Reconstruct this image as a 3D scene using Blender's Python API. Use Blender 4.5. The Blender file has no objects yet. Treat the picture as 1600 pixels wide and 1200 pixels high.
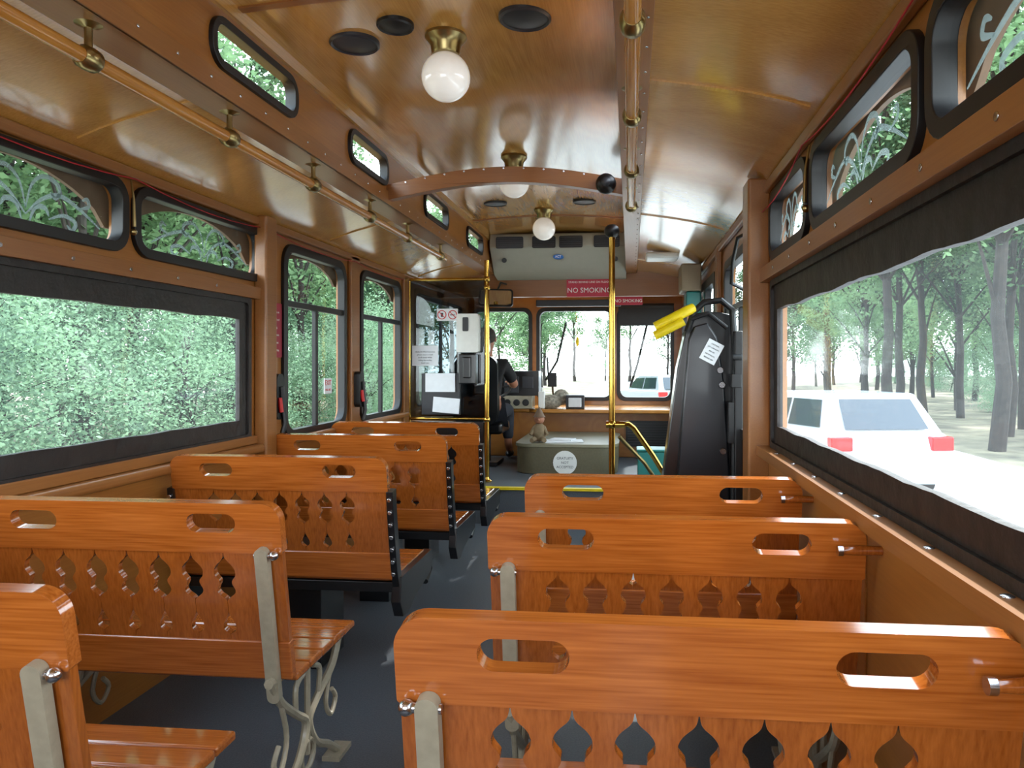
import bpy, math, random
from mathutils import Vector, Matrix
from mathutils.geometry import tessellate_polygon
random.seed(7)
scene = bpy.context.scene
COL = scene.collection

# ------------------------------------------------------------------ materials
def lin(h):
    h = h.lstrip('#')
    o = []
    for i in (0, 2, 4):
        c = int(h[i:i+2], 16) / 255
        o.append(c / 12.92 if c <= .04045 else ((c + .055) / 1.055) ** 2.4)
    return (*o, 1)

def mat(name, col, rough=.5, metal=0, coat=0, noise=0, nscale=20, bump=0, emis=None, es=0, trans=0):
    m = bpy.data.materials.new(name); m.use_nodes = True
    nt = m.node_tree; b = nt.nodes['Principled BSDF']
    c = lin(col) if isinstance(col, str) else col
    b.inputs['Base Color'].default_value = c
    b.inputs['Roughness'].default_value = rough
    b.inputs['Metallic'].default_value = metal
    b.inputs['Coat Weight'].default_value = coat
    b.inputs['Coat Roughness'].default_value = .08
    if trans: b.inputs['Transmission Weight'].default_value = trans
    if emis:
        b.inputs['Emission Color'].default_value = lin(emis); b.inputs['Emission Strength'].default_value = es
    tc = nt.nodes.new('ShaderNodeTexCoord'); nz = nt.nodes.new('ShaderNodeTexNoise')
    nz.inputs['Scale'].default_value = nscale; nz.inputs['Detail'].default_value = 4
    nt.links.new(tc.outputs['Object'], nz.inputs['Vector'])
    if noise:
        rp = nt.nodes.new('ShaderNodeValToRGB')
        rp.color_ramp.elements[0].position = .3; rp.color_ramp.elements[1].position = .7
        rp.color_ramp.elements[0].color = tuple(x * (1 - noise) for x in c[:3]) + (1,)
        rp.color_ramp.elements[1].color = tuple(min(1, x * (1 + noise)) for x in c[:3]) + (1,)
        nt.links.new(nz.outputs['Fac'], rp.inputs['Fac']); nt.links.new(rp.outputs['Color'], b.inputs['Base Color'])
    if bump:
        bp = nt.nodes.new('ShaderNodeBump'); bp.inputs['Strength'].default_value = bump; bp.inputs['Distance'].default_value = .01
        nt.links.new(nz.outputs['Fac'], bp.inputs['Height']); nt.links.new(bp.outputs['Normal'], b.inputs['Normal'])
    return m

def wood(name, dark, light, axis='X', bands=10, band_amp=.16, fiber_amp=.5, blot=.3, rough=.28, coat=.4, bscale=.9, aspect=4, fscale=55, spec=.5):
    """grain runs along the given axis: contour bands (cathedral figure) + fine fibres"""
    m = bpy.data.materials.new(name); m.use_nodes = True
    nt = m.node_tree; N = nt.nodes.new; L = nt.links.new
    b = nt.nodes['Principled BSDF']
    tc = N('ShaderNodeTexCoord'); oi = N('ShaderNodeObjectInfo'); ad = N('ShaderNodeVectorMath'); ad.operation = 'ADD'
    L(tc.outputs['Object'], ad.inputs[0]); L(oi.outputs['Location'], ad.inputs[1])
    def mapping(across, along):
        mp = N('ShaderNodeMapping'); s = [across] * 3; s['XYZ'.index(axis)] = along
        mp.inputs['Scale'].default_value = s; L(ad.outputs[0], mp.inputs['Vector']); return mp
    def math_(op, a, bb, c=None):
        n = N('ShaderNodeMath'); n.operation = op
        for i, v in enumerate((a, bb, c)):
            if v is None: continue
            if isinstance(v, (int, float)): n.inputs[i].default_value = v
            else: L(v, n.inputs[i])
        return n.outputs[0]
    n1 = N('ShaderNodeTexNoise'); n1.inputs['Scale'].default_value = bscale; n1.inputs['Detail'].default_value = 1
    L(mapping(aspect, 1).outputs[0], n1.inputs['Vector'])
    n2 = N('ShaderNodeTexNoise'); n2.inputs['Scale'].default_value = 1; n2.inputs['Detail'].default_value = 4
    L(mapping(fscale * 3, fscale * .1).outputs[0], n2.inputs['Vector'])
    n3 = N('ShaderNodeTexNoise'); n3.inputs['Scale'].default_value = 1; n3.inputs['Detail'].default_value = 1
    L(mapping(3, .8).outputs[0], n3.inputs['Vector'])
    s = math_('SINE', math_('MULTIPLY', n1.outputs['Fac'], bands * 6.28), None)
    f = math_('MULTIPLY_ADD', s, band_amp, .5)
    f = math_('MULTIPLY_ADD', math_('SUBTRACT', n2.outputs['Fac'], .5), fiber_amp * 1.6, f)
    f = math_('MULTIPLY_ADD', math_('SUBTRACT', n3.outputs['Fac'], .5), blot * 1.6, f)
    rp = N('ShaderNodeValToRGB')
    rp.color_ramp.elements[0].position = .1; rp.color_ramp.elements[0].color = lin(dark)
    rp.color_ramp.elements[1].position = .9; rp.color_ramp.elements[1].color = lin(light)
    L(f, rp.inputs['Fac']); L(rp.outputs['Color'], b.inputs['Base Color'])
    b.inputs['Roughness'].default_value = rough
    b.inputs['Specular IOR Level'].default_value = spec
    b.inputs['Coat Weight'].default_value = coat; b.inputs['Coat Roughness'].default_value = .1
    return m

def glassy(name, tint, gloss=.5, rough=.03, haze=0, hazecol='#ffffff', base=.03):
    m = bpy.data.materials.new(name); m.use_nodes = True
    nt = m.node_tree; N = nt.nodes.new; L = nt.links.new
    nt.nodes.remove(nt.nodes['Principled BSDF'])
    out = nt.nodes['Material Output']
    t = N('ShaderNodeBsdfTransparent'); t.inputs[0].default_value = lin(tint)
    g = N('ShaderNodeBsdfGlossy'); g.inputs['Roughness'].default_value = rough
    lw = N('ShaderNodeLayerWeight'); lw.inputs[0].default_value = .5
    pw = N('ShaderNodeMath'); pw.operation = 'POWER'; pw.inputs[1].default_value = 5
    L(lw.outputs['Facing'], pw.inputs[0])
    mu = N('ShaderNodeMath'); mu.operation = 'MULTIPLY_ADD'; mu.inputs[1].default_value = gloss; mu.inputs[2].default_value = base
    mu.use_clamp = True
    L(pw.outputs[0], mu.inputs[0])
    mx = N('ShaderNodeMixShader'); L(mu.outputs[0], mx.inputs[0]); L(t.outputs[0], mx.inputs[1]); L(g.outputs[0], mx.inputs[2])
    last = mx
    if haze:
        d = N('ShaderNodeBsdfTranslucent'); d.inputs[0].default_value = lin(hazecol)
        m2 = N('ShaderNodeMixShader'); m2.inputs[0].default_value = haze
        L(mx.outputs[0], m2.inputs[1]); L(d.outputs[0], m2.inputs[2]); last = m2
    L(last.outputs[0], out.inputs['Surface'])
    return m

M_CEIL = wood('honey_plywood', '#B07A34', '#D6A254', 'Y', 10, .08, .6, .2, .18, .6, .9, 3, 60, spec=1)
M_CEILX = wood('honey_plywood_side', '#B07A34', '#D6A254', 'X', 8, .08, .6, .2, .18, .6, .9, 2.2, 60, spec=1)
M_BEAM = wood('beam_wood', '#7E4C20', '#A06C38', 'Y', 4, .06, .35, .2, .36, .15)
M_CROSS = wood('arch_wood', '#78461C', '#9C6432', 'X', 4, .06, .35, .2, .36, .1)
M_WALL = wood('wall_wood', '#885222', '#AA7236', 'Y', 6, .1, .4, .3, .3, .2)
M_SEAT = wood('orange_oak', '#8E4614', '#B8692A', 'X', 10, .08, .9, .2, .16, .9, 1.0, 9, 60)
M_SLAT = wood('orange_oak_slat', '#854214', '#AC6024', 'Z', 5, .06, .8, .15, .16, .9, 1.2, 7, 60)
M_RAIL = wood('rail_oak', '#A2641E', '#CC9040', 'Y', 5, .1, .5, .2, .25, .5)
M_BRASS = mat('brass', '#D0A850', .16, 1, noise=.08)
M_BRONZE = mat('antique_brass', '#A08E60', .28, 1, noise=.12)
M_CHROME = mat('chrome', '#C8C8CC', .2, 1, noise=.05)
M_BLACK = mat('black_rubber', '#101012', .42, noise=.2)
M_FABRIC = mat('black_curtain_fabric', '#1E1816', .5, noise=.3, nscale=14, bump=.7)
M_IRON = mat('grey_cast_iron', '#968E7A', .42, 0, .2, noise=.1, nscale=40, bump=.08)
M_BLKMET = mat('black_enamel', '#0E0F12', .28, 0, .4, noise=.15)
M_FLOOR = mat('rubber_floor', '#50565C', .5, noise=.2, nscale=160, bump=.2)
M_GLASS = glassy('window_glass', '#F6F9F8', .35, .02, base=.02)
M_VINYL = glassy('clear_vinyl', '#F6FAFA', .5, .05, .025, '#DCEBF0', .03)
M_TINT = glassy('tinted_acrylic', '#A8B0B4', .4, .02, base=.05)
M_ETCH = glassy('etched_glass', '#B4BEBE', .1, .5, .14, '#D6DEDC')
M_VAL = mat('tan_valance', '#76604E', .6, noise=.1)
M_WHITE = mat('white_plastic', '#E6E8E4', .35, noise=.03)
M_ACW = mat('cream_housing', '#A8A698', .6, noise=.03)
M_TAN = mat('tan_housing', '#8A7A62', .45, noise=.05)
M_TEAL = mat('teal_panel', '#1E6A66', .4, noise=.05)
M_GLOBE = mat('opal_glass', '#F4F4F0', .12, 0, .8, noise=.02, emis='#FFF6E8', es=.35)
M_RED = mat('red_sign', '#C01C38', .4, noise=.06)
M_BURG = mat('burgundy_sign', '#A02038', .45, noise=.06)
M_LET = mat('white_lettering', '#F2F0EA', .5, noise=.02)
M_DARKLET = mat('dark_lettering', '#22333A', .5, noise=.02)
M_REDLET = mat('red_lettering', '#C01818', .5, noise=.02)
M_BLUE = mat('blue_badge', '#2A6CB8', .4, noise=.05)
M_YEL = mat('yellow_paint', '#E6CC14', .4, noise=.08)
M_BEIGE = mat('beige_vinyl', '#5E5842', .55, noise=.08, nscale=60, bump=.1)
M_LID = mat('pale_khaki_vinyl', '#7E7A64', .45, noise=.06)
M_PAPER = mat('paper', '#E2E6EA', .6, noise=.03)
M_GREY = mat('dark_grey_plastic', '#2A2B30', .4, noise=.1)
M_CORD = mat('red_cord', '#B02030', .5, noise=.2)
M_SKIN = mat('skin', '#A87258', .5, noise=.06)
M_SHIRT = mat('black_shirt', '#131217', .8, noise=.2)
M_JEAN = mat('dark_trousers', '#20242E', .8, noise=.2)
M_HAIR = mat('dark_grey_hair', '#3A342F', .7, noise=.3)
M_MIRROR = mat('mirror_glass', '#D8DCE0', .03, 1, noise=.01)
M_CARW = mat('car_paint_white', '#C2CAD2', .25, 0, .6, noise=.03)
M_CARS = mat('car_paint_silver', '#A8AEB4', .25, .4, .6, noise=.03)
M_CARG = mat('car_glass', '#1A2630', .08, 0, .5, noise=.05)
M_TAIL = mat('tail_light', '#C01010', .3, noise=.1)
M_TYRE = mat('tyre', '#151515', .7, noise=.2)
M_BARK = mat('bark', '#2C2622', .85, noise=.4, nscale=9, bump=.6)
M_CAMO = mat('patterned_fabric', '#8E8A7E', .7, noise=.6, nscale=35)
M_CLOTH = mat('tan_plush', '#84735A', .9, noise=.2)
M_CHAR = mat('charcoal_enamel', '#15181E', .32, 0, .3, noise=.1)

def foliage_mat(name, a, b_):
    m = bpy.data.materials.new(name); m.use_nodes = True
    nt = m.node_tree; N = nt.nodes.new; L = nt.links.new
    b = nt.nodes['Principled BSDF']; out = nt.nodes['Material Output']
    tc = N('ShaderNodeTexCoord'); nz = N('ShaderNodeTexNoise'); nz.inputs['Scale'].default_value = 1.6; nz.inputs['Detail'].default_value = 5
    oi = N('ShaderNodeObjectInfo'); ad = N('ShaderNodeMath'); ad.operation = 'MULTIPLY_ADD'; ad.inputs[1].default_value = .35
    L(tc.outputs['Object'], nz.inputs['Vector']); L(oi.outputs['Random'], ad.inputs[0]); L(nz.outputs['Fac'], ad.inputs[2])
    rp = N('ShaderNodeValToRGB'); rp.color_ramp.elements[0].position = .42; rp.color_ramp.elements[1].position = .85
    rp.color_ramp.elements[0].color = lin(a); rp.color_ramp.elements[1].color = lin(b_)
    L(ad.outputs[0], rp.inputs['Fac']); L(rp.outputs['Color'], b.inputs['Base Color'])
    b.inputs['Roughness'].default_value = .7; b.inputs['Specular IOR Level'].default_value = .2
    t = N('ShaderNodeBsdfTranslucent'); L(rp.outputs['Color'], t.inputs[0])
    mx = N('ShaderNodeMixShader'); mx.inputs[0].default_value = .5
    L(b.outputs[0], mx.inputs[1]); L(t.outputs[0], mx.inputs[2]); L(mx.outputs[0], out.inputs['Surface'])
    return m
M_LEAF = foliage_mat('oak_leaves', '#2A4430', '#7C9C70')
M_LEAF2 = foliage_mat('shrub_leaves', '#34503E', '#8CAC8A')

# ------------------------------------------------------------------ mesh builder
def rrect(x0, y0, x1, y1, r, n=6, rb=None):
    m_ = min((x1 - x0) / 2, (y1 - y0) / 2) - 1e-4
    r = min(r, m_); rb = r if rb is None else min(rb, m_)
    pts = []
    for cx, cy, a0, q in ((x1 - r, y1 - r, 0, r), (x0 + r, y1 - r, 90, r), (x0 + rb, y0 + rb, 180, rb), (x1 - rb, y0 + rb, 270, rb)):
        for i in range(n + 1):
            a = math.radians(a0 + 90 * i / n)
            pts.append((cx + q * math.cos(a), cy + q * math.sin(a)))
    return pts

def ell(cx, cy, rx, ry, n=28):
    return [(cx + rx * math.cos(2 * math.pi * i / n), cy + ry * math.sin(2 * math.pi * i / n)) for i in range(n)]

class B:
    def __init__(s): s.v = []; s.f = []; s.m = []
    def add(s, vs, fs, mi=0, mx=None):
        o = len(s.v)
        for p in vs:
            p = Vector(p)
            if mx is not None: p = mx @ p
            s.v.append(p)
        for f in fs: s.f.append(tuple(i + o for i in f)); s.m.append(mi)
        return s
    def box(s, x0, x1, y0, y1, z0, z1, mi=0, mx=None):
        v = [(x, y, z) for x in (x0, x1) for y in (y0, y1) for z in (z0, z1)]
        return s.add(v, [(0, 1, 3, 2), (4, 6, 7, 5), (0, 4, 5, 1), (2, 3, 7, 6), (0, 2, 6, 4), (1, 5, 7, 3)], mi, mx)
    def plate(s, outer, holes, t0, t1, plane='XZ', mi=0, mx=None):
        loops = [list(outer)] + [list(h) for h in holes]
        flat = [p for l in loops for p in l]; n = len(flat)
        tri = tessellate_polygon([[Vector((p[0], p[1], 0)) for p in l] for l in loops])
        def P(p, t):
            a, b = p
            return {'XZ': (a, t, b), 'YZ': (t, a, b), 'XY': (a, b, t)}[plane]
        vs = [P(p, t0) for p in flat] + [P(p, t1) for p in flat]
        fs = []
        for t in tri:
            fs.append(tuple(t)); fs.append(tuple(i + n for i in reversed(t)))
        o = 0
        for l in loops:
            k = len(l)
            for i in range(k):
                j = (i + 1) % k
                fs.append((o + i, o + j, o + j + n, o + i + n))
            o += k
        return s.add(vs, fs, mi, mx)
    def rev(s, prof, c=(0, 0, 0), axis='Z', mi=0, n=20, mx=None, sc=(1, 1)):
        vs = []; fs = []
        for r, h in prof:
            for i in range(n):
                a = 2 * math.pi * i / n
                x, y = r * math.cos(a) * sc[0], r * math.sin(a) * sc[1]
                p = {'Z': (x, y, h), 'Y': (x, h, y), 'X': (h, x, y)}[axis]
                vs.append((p[0] + c[0], p[1] + c[1], p[2] + c[2]))
        k = len(prof)
        for j in range(k - 1):
            for i in range(n):
                i2 = (i + 1) % n
                fs.append((j * n + i, j * n + i2, (j + 1) * n + i2, (j + 1) * n + i))
        if prof[0][0] > 1e-5: fs.append(tuple(range(n)))
        if prof[-1][0] > 1e-5: fs.append(tuple((k - 1) * n + i for i in range(n)))
        return s.add(vs, fs, mi, mx)
    def sph(s, c, r, mi=0, n=20, sc=(1, 1, 1), mx=None):
        prof = []
        k = n // 2
        for j in range(k + 1):
            a = -math.pi / 2 + math.pi * j / k
            prof.append((max(r * math.cos(a), 1e-6) , r * math.sin(a)))
        t = B(); t.rev(prof, n=n)
        vs = [(p[0] * sc[0] + c[0], p[1] * sc[1] + c[1], p[2] * sc[2] + c[2]) for p in t.v]
        return s.add(vs, t.f, mi, mx)
    def tube(s, pts, r, mi=0, n=8, closed=False, mx=None, flat=None):
        pts = [Vector(p) for p in pts]; k = len(pts)
        rs = r if isinstance(r, (list, tuple)) else [r] * k
        vs = []; fs = []; prev = None
        for i, p in enumerate(pts):
            if closed: t = (pts[(i + 1) % k] - pts[i - 1])
            else: t = pts[min(i + 1, k - 1)] - pts[max(i - 1, 0)]
            t.normalize()
            if prev is None:
                u = t.orthogonal().normalized()
            else:
                u = (prev - t * prev.dot(t))
                u = u.normalized() if u.length > 1e-6 else t.orthogonal().normalized()
            prev = u; w = t.cross(u)
            for j in range(n):
                a = 2 * math.pi * j / n
                d = u * math.cos(a) + w * math.sin(a)
                if flat: d = Vector((d.x * flat[0], d.y * flat[1], d.z * flat[2]))
                vs.append(p + d * rs[i])
        m = k if closed else k - 1
        for i in range(m):
            i2 = (i + 1) % k
            for j in range(n):
                j2 = (j + 1) % n
                fs.append((i * n + j, i * n + j2, i2 * n + j2, i2 * n + j))
        if not closed:
            fs.append(tuple(range(n))); fs.append(tuple((k - 1) * n + j for j in range(n)))
        return s.add(vs, fs, mi, mx)
    def cyl(s, a, b, r, mi=0, n=18, mx=None): return s.tube([a, b], r, mi, n, mx=mx)
    def sheet(s, prof, y0, y1, th, mi=0):
        out = list(prof) + [(x, z + th) for x, z in reversed(prof)]
        return s.plate(out, [], y0, y1, 'XZ', mi)
    def mesh(s, me, mx=None, mi=0):
        return s.add([v.co.copy() for v in me.vertices], [tuple(p.vertices) for p in me.polygons], mi, mx)
    def obj(s, name, mats, parent=None, bevel=0, seg=2, world=True, kind=None, label=None, category=None, group=None, flat=False, ang=35):
        if not isinstance(mats, (list, tuple)): mats = [mats]
        if parent is not None: off = parent.location.copy() if world else Vector((0, 0, 0)); loc = Vector((0, 0, 0))
        else:
            xs = [p.x for p in s.v]; ys = [p.y for p in s.v]; zs = [p.z for p in s.v]
            off = Vector(((min(xs) + max(xs)) / 2, (min(ys) + max(ys)) / 2, min(zs))); loc = off
            if kind == 'structure': off = loc = Vector((0, 0, 0))
        me = bpy.data.meshes.new(name)
        me.from_pydata([tuple(p - off) for p in s.v], [], s.f)
        for i, p in enumerate(me.polygons): p.material_index = s.m[i]
        for m in mats: me.materials.append(m)
        import bmesh
        bm = bmesh.new(); bm.from_mesh(me)
        bmesh.ops.recalc_face_normals(bm, faces=bm.faces); bm.to_mesh(me); bm.free()
        if not flat:
            me.shade_smooth()
            if not bevel: me.set_sharp_from_angle(angle=math.radians(ang))
        o = bpy.data.objects.new(name, me); COL.objects.link(o); o.location = loc
        if parent is not None: o.parent = parent
        if bevel:
            md = o.modifiers.new('bevel', 'BEVEL'); md.width = bevel; md.segments = seg
            md.limit_method = 'ANGLE'; md.angle_limit = math.radians(32); md.harden_normals = True
        tag(o, kind, label, category, group)
        return o

def tag(o, kind=None, label=None, category=None, group=None):
    if kind: o['kind'] = kind
    if label: o['label'] = label
    if category: o['category'] = category
    if group: o['group'] = group

def empty(name, loc, label, category, group=None, rot=0):
    e = bpy.data.objects.new(name, None); COL.objects.link(e); e.location = loc; e.empty_display_size = .1
    e.rotation_euler = (0, 0, rot)
    tag(e, None, label, category, group)
    return e

def copy_thing(root, loc, rot=None, label=None, scale=None):
    n = root.copy(); COL.objects.link(n); n.location = loc
    if rot is not None: n.rotation_euler = (0, 0, rot)
    if label: n['label'] = label
    if scale: n.scale = scale if isinstance(scale, tuple) else (scale,) * 3
    for c in list(root.children):
        k = c.copy(); COL.objects.link(k); k.parent = n
        for g in list(c.children):
            q = g.copy(); COL.objects.link(q); q.parent = k
    return n

def text_mesh(b, s, size, mx, mi=0, ext=.0008, align='CENTER', sx=1):
    cu = bpy.data.curves.new('t', 'FONT'); cu.body = s; cu.size = size; cu.extrude = ext; cu.align_x = align; cu.align_y = 'CENTER'
    cu.resolution_u = 3
    o = bpy.data.objects.new('t', cu); COL.objects.link(o)
    dg = bpy.context.evaluated_depsgraph_get(); dg.update()
    me = bpy.data.meshes.new_from_object(o.evaluated_get(dg))
    b.mesh(me, mx @ Matrix.Diagonal((sx, 1, 1, 1)), mi)
    bpy.data.objects.remove(o); bpy.data.meshes.remove(me)

def face_my(x, y, z, rot=0):   # text facing -Y
    return Matrix.Translation((x, y, z)) @ Matrix.Rotation(math.radians(90), 4, 'X') @ Matrix.Rotation(rot, 4, 'Z')
def face_px(x, y, z):          # text facing +X
    return Matrix(((0, 0, 1, x), (1, 0, 0, y), (0, 1, 0, z), (0, 0, 0, 1)))
def smooth(cv, sub=4):
    P = []
    for i in range(len(cv) - 1):
        p0 = cv[max(i - 1, 0)]; p1 = cv[i]; p2 = cv[i + 1]; p3 = cv[min(i + 2, len(cv) - 1)]
        for j in range(sub):
            t = j / sub
            P.append(tuple(.5 * ((2 * p1[a]) + (-p0[a] + p2[a]) * t + (2 * p0[a] - 5 * p1[a] + 4 * p2[a] - p3[a]) * t * t + (-p0[a] + 3 * p1[a] - 3 * p2[a] + p3[a]) * t ** 3) for a in range(len(p1))))
    P.append(tuple(cv[-1])); return P

# ------------------------------------------------------------------ dimensions
XL, XR = -1.95, .60
YB, YF = -1.3, 8.9
CL, CR = -1.35, -.03          # clerestory faces

# ------------------------------------------------------------------ shell
b = B(); b.box(XL - .1, XR + .1, YB, 6.1, -.08, 0); b.obj('floor', M_FLOOR, kind='structure')
b = B(); b.box(XL, XR, 6.1, YF, -.08, .30, 0); b.box(CL + .12, XR, 6.085, 6.14, .285, .305, 1)
b.obj('floor.001', [M_FLOOR, M_YEL], kind='structure')

LU = [(-.2, .72), (.80, 1.72), (1.80, 2.70), (2.78, 3.77)]
RU = [(-.4, .52), (.60, 1.53), (1.61, 2.50), (2.59, 3.22)]
UZ = (1.775, 2.015)
LBIG = (.2, 3.64, .965, 1.635); RBIG = (-.1, 3.2, 1.0, 1.65)
LW = [(4.05, 4.94), (5.26, 6.18)]
def wallholes(upp, big, tall):
    h = [rrect(a, UZ[0], c, UZ[1], .07) for a, c in upp]
    h.append(rrect(big[0], big[2], big[1], big[3], .02, 3))
    for a, c, z0, z1 in tall: h.append(rrect(a, z0, c, z1, .1))
    return h
b = B()
b.plate([(YB, -.05), (YF, -.05), (YF, 2.1), (YB, 2.1)], wallholes(LU, LBIG, [(4.05, 4.94, .92, 1.99), (5.26, 6.18, .92, 1.99), (6.7, 8.5, .95, 1.95)]), XL - .05, XL, 'YZ')
b.obj('wall_left', M_WALL, kind='structure')
b = B()
b.plate([(YB, -.05), (YF, -.05), (YF, 2.12), (YB, 2.12)], wallholes(RU, RBIG, [(3.62, 4.75, .95, 1.93), (5.3, 6.7, .35, 1.95), (7.1, 8.5, .95, 1.9)]), XR, XR + .05, 'YZ')
b.obj('wall_right', M_WALL, kind='structure')
b = B()
b.plate([(XL, -.05), (XR, -.05), (XR, 2.6), (XL, 2.6)], [rrect(-1.75, 1.0, .4, 1.95, .1)], YB - .05, YB, 'XZ')
b.obj('wall_back', M_WALL, kind='structure')
b = B()
b.plate([(XL, .2), (XR, .2), (XR, 2.3), (XL, 2.3)],
        [rrect(-1.88, .91, -1.20, 1.96, .08), rrect(-1.09, .91, -.22, 1.96, .08), rrect(-.13, .91, .48, 1.96, .08)], YF, YF + .06, 'XZ')
b.obj('wall_front', M_WALL, kind='structure')

# ceilings
RP = [(XR + .02, 2.10), (.56, 2.135), (.48, 2.16), (.38, 2.185), (.26, 2.208), (.15, 2.225), (.05, 2.24)]
LP = [(XL - .02, 2.075), (-1.90, 2.11), (-1.82, 2.14), (-1.72, 2.17), (-1.62, 2.195), (-1.46, 2.23)]
b = B(); b.sheet(RP, YB, YF, .03); b.obj('ceiling', M_CEILX, kind='structure')
b = B(); b.sheet(LP, YB, YF, .03); b.obj('ceiling.001', M_CEILX, kind='structure')
CP = [(CL - .03, 2.54), (-1.1, 2.565), (-.85, 2.578), (-.69, 2.58), (-.53, 2.578), (-.28, 2.565), (CR + .03, 2.54)]
b = B(); b.sheet(CP, YB, 7.5, .03); b.obj('ceiling.002', M_CEIL, kind='structure')
b = B(); b.box(CL - .1, CR + .1, 7.46, YF, 2.25, 2.3); b.obj('ceiling.003', M_CEIL, kind='structure')
b = B(); b.box(CL - .03, CR + .03, 7.5, 7.54, 2.2, 2.61); b.obj('wall_clerestory_end', M_WALL, kind='structure')
CW = [(-.2, .4), (1.05, 1.62), (2.31, 2.89), (3.50, 4.03), (4.82, 5.42), (6.1, 6.72)]
CZ = (2.325, 2.45)
for nm, X0, X1 in (('wall_clerestory_left', CL - .03, CL), ('wall_clerestory_right', CR, CR + .03)):
    b = B()
    b.plate([(YB, 2.23), (7.5, 2.23), (7.5, 2.56), (YB, 2.56)], [rrect(a, CZ[0], c, CZ[1], .055) for a, c in CW], X0, X1, 'YZ')
    b.obj(nm, M_WALL, kind='structure')
b = B(); b.box(-1.48, CL + .008, YB, 7.5, 2.212, 2.24, 0)
b.box(CL, CL + .012, YB, 7.5, 2.212, 2.285, 0)
for i in range(34): b.rev([(.006, .012), (.006, .015), (.003, .016)], (CL, 1.2 + i * .18, 2.25), 'X', 1, 8)
b.obj('trim_1', [M_BEAM, M_CHROME], kind='structure', bevel=.004)
b = B(); b.box(CR - .012, .06, YB, 7.5, 2.212, 2.245, 0)
for i in range(34): b.rev([(.005, -.004), (.005, 0)], (.045, 1.2 + i * .18, 2.212), 'Z', 1, 8)
b.obj('trim_2', [M_BEAM, M_CHROME], kind='structure', bevel=.004)
def follow(prof, w, y, down=.007):
    b = B(); b.sheet([(x, z - down) for x, z in prof], y - w / 2, y + w / 2, down + .002); return b
k = 3
for y in (.4, 2.42, 4.6, 6.6):
    follow(RP[1:], .026, y).obj('trim_%d' % k, M_CEIL, kind='structure'); k += 1
    follow(LP[1:], .026, y).obj('trim_%d' % k, M_CEIL, kind='structure'); k += 1
for y in (.3, 2.45, 6.3):
    follow(CP, .035, y).obj('trim_%d' % k, M_CROSS, kind='structure'); k += 1
b = B(); b.box(CL, CL + .018, YB, 7.5, 2.5, 2.545); b.obj('trim_%d' % k, M_CEIL, kind='structure'); k += 1
for x0, x1, z in ((XL, XL + .03, 2.045), (XR - .03, XR, 2.06)):
    b = B(); b.box(x0, x1, YB, 7.4, z, z + .045); b.obj('trim_%d' % k, M_BEAM, kind='structure', bevel=.01); k += 1
# arch cross beam
n = 16
low = [(CL + (CR - CL) * i / n, 2.235 + .085 * math.sin(math.pi * i / n)) for i in range(n + 1)]
up = [(x, z + .085) for x, z in reversed(low)]
b = B(); b.plate(low + up, [], 4.05, 4.11, 'XZ')
for i in range(1, 12): b.rev([(.006, -.004), (.006, 0)], (CL + (CR - CL) * i / 12, 4.05, 2.31 + .085 * math.sin(math.pi * i / 12)), 'Y', 1, 8)
b.obj('trim_%d' % k, [M_CROSS, M_CHROME], kind='structure', bevel=.006); k += 1
def long_trim(x0, x1, y0, y1, z0, z1, m, bev=.012, scr=None, seg=3):
    global k
    b = B(); b.box(x0, x1, y0, y1, z0, z1)
    if scr:
        for i in range(int((y1 - y0) / .3)):
            y = y0 + .1 + i * .3
            if scr == 'top': b.rev([(.011, z1), (.011, z1 + .001), (.007, z1 + .003)], ((x0 + x1) / 2, y, 0), 'Z', 1, 12)
            if scr == 'px': b.rev([(.008, x1), (.008, x1 + .003)], (0, y, (z0 + z1) / 2), 'X', 1, 10)
            if scr == 'nx': b.rev([(.008, x0 - .003), (.008, x0)], (0, y, (z0 + z1) / 2), 'X', 1, 10)
    o = b.obj('trim_%d' % k, [m, M_CHROME], kind='structure', bevel=bev, seg=seg); k += 1
    return o
long_trim(XR - .045, XR, YB, 3.3, 1.675, 1.735, M_BEAM, .02, 'nx')
long_trim(XL, XL + .04, YB, 3.75, 1.66, 1.72, M_BEAM, .018, 'px')
long_trim(XR - .06, XR, YB, 3.3, .935, .975, M_BEAM, .015, 'top')
long_trim(XL, XL + .06, YB, 6.3, .865, .91, M_BEAM, .018)
long_trim(XL, XL + .02, YB, 3.75, .91, .955, M_BEAM, .006)
long_trim(XR - .008, XR, YB, 3.3, .3, .93, M_WALL, .003)
for y in (1.0, 1.95, 2.9): long_trim(XR - .014, XR - .008, y, y + .04, .3, .93, M_WALL, .002)
long_trim(XR - .095, XR, 3.3, 3.46, 0, 2.13, M_BEAM, .012)
long_trim(XL, XL + .07, 3.72, 3.84, 0, 2.1, M_BEAM, .012)
long_trim(XL, XL + .03, 5.02, 5.18, .9, 2.08, M_BEAM, .01)
long_trim(XL, XL + .03, 6.24, 6.34, .3, 2.08, M_BEAM, .01)
long_trim(XR - .035, XR, 5.0, 5.12, 0, 2.1, M_BEAM, .01)
b = B(); b.plate([(XL, 1.99), (XR, 1.99), (XR, 2.26), (XL, 2.26)], [], 7.42, 7.5, 'XZ')
b.obj('trim_%d' % k, M_CROSS, kind='structure', bevel=.01); k += 1

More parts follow.
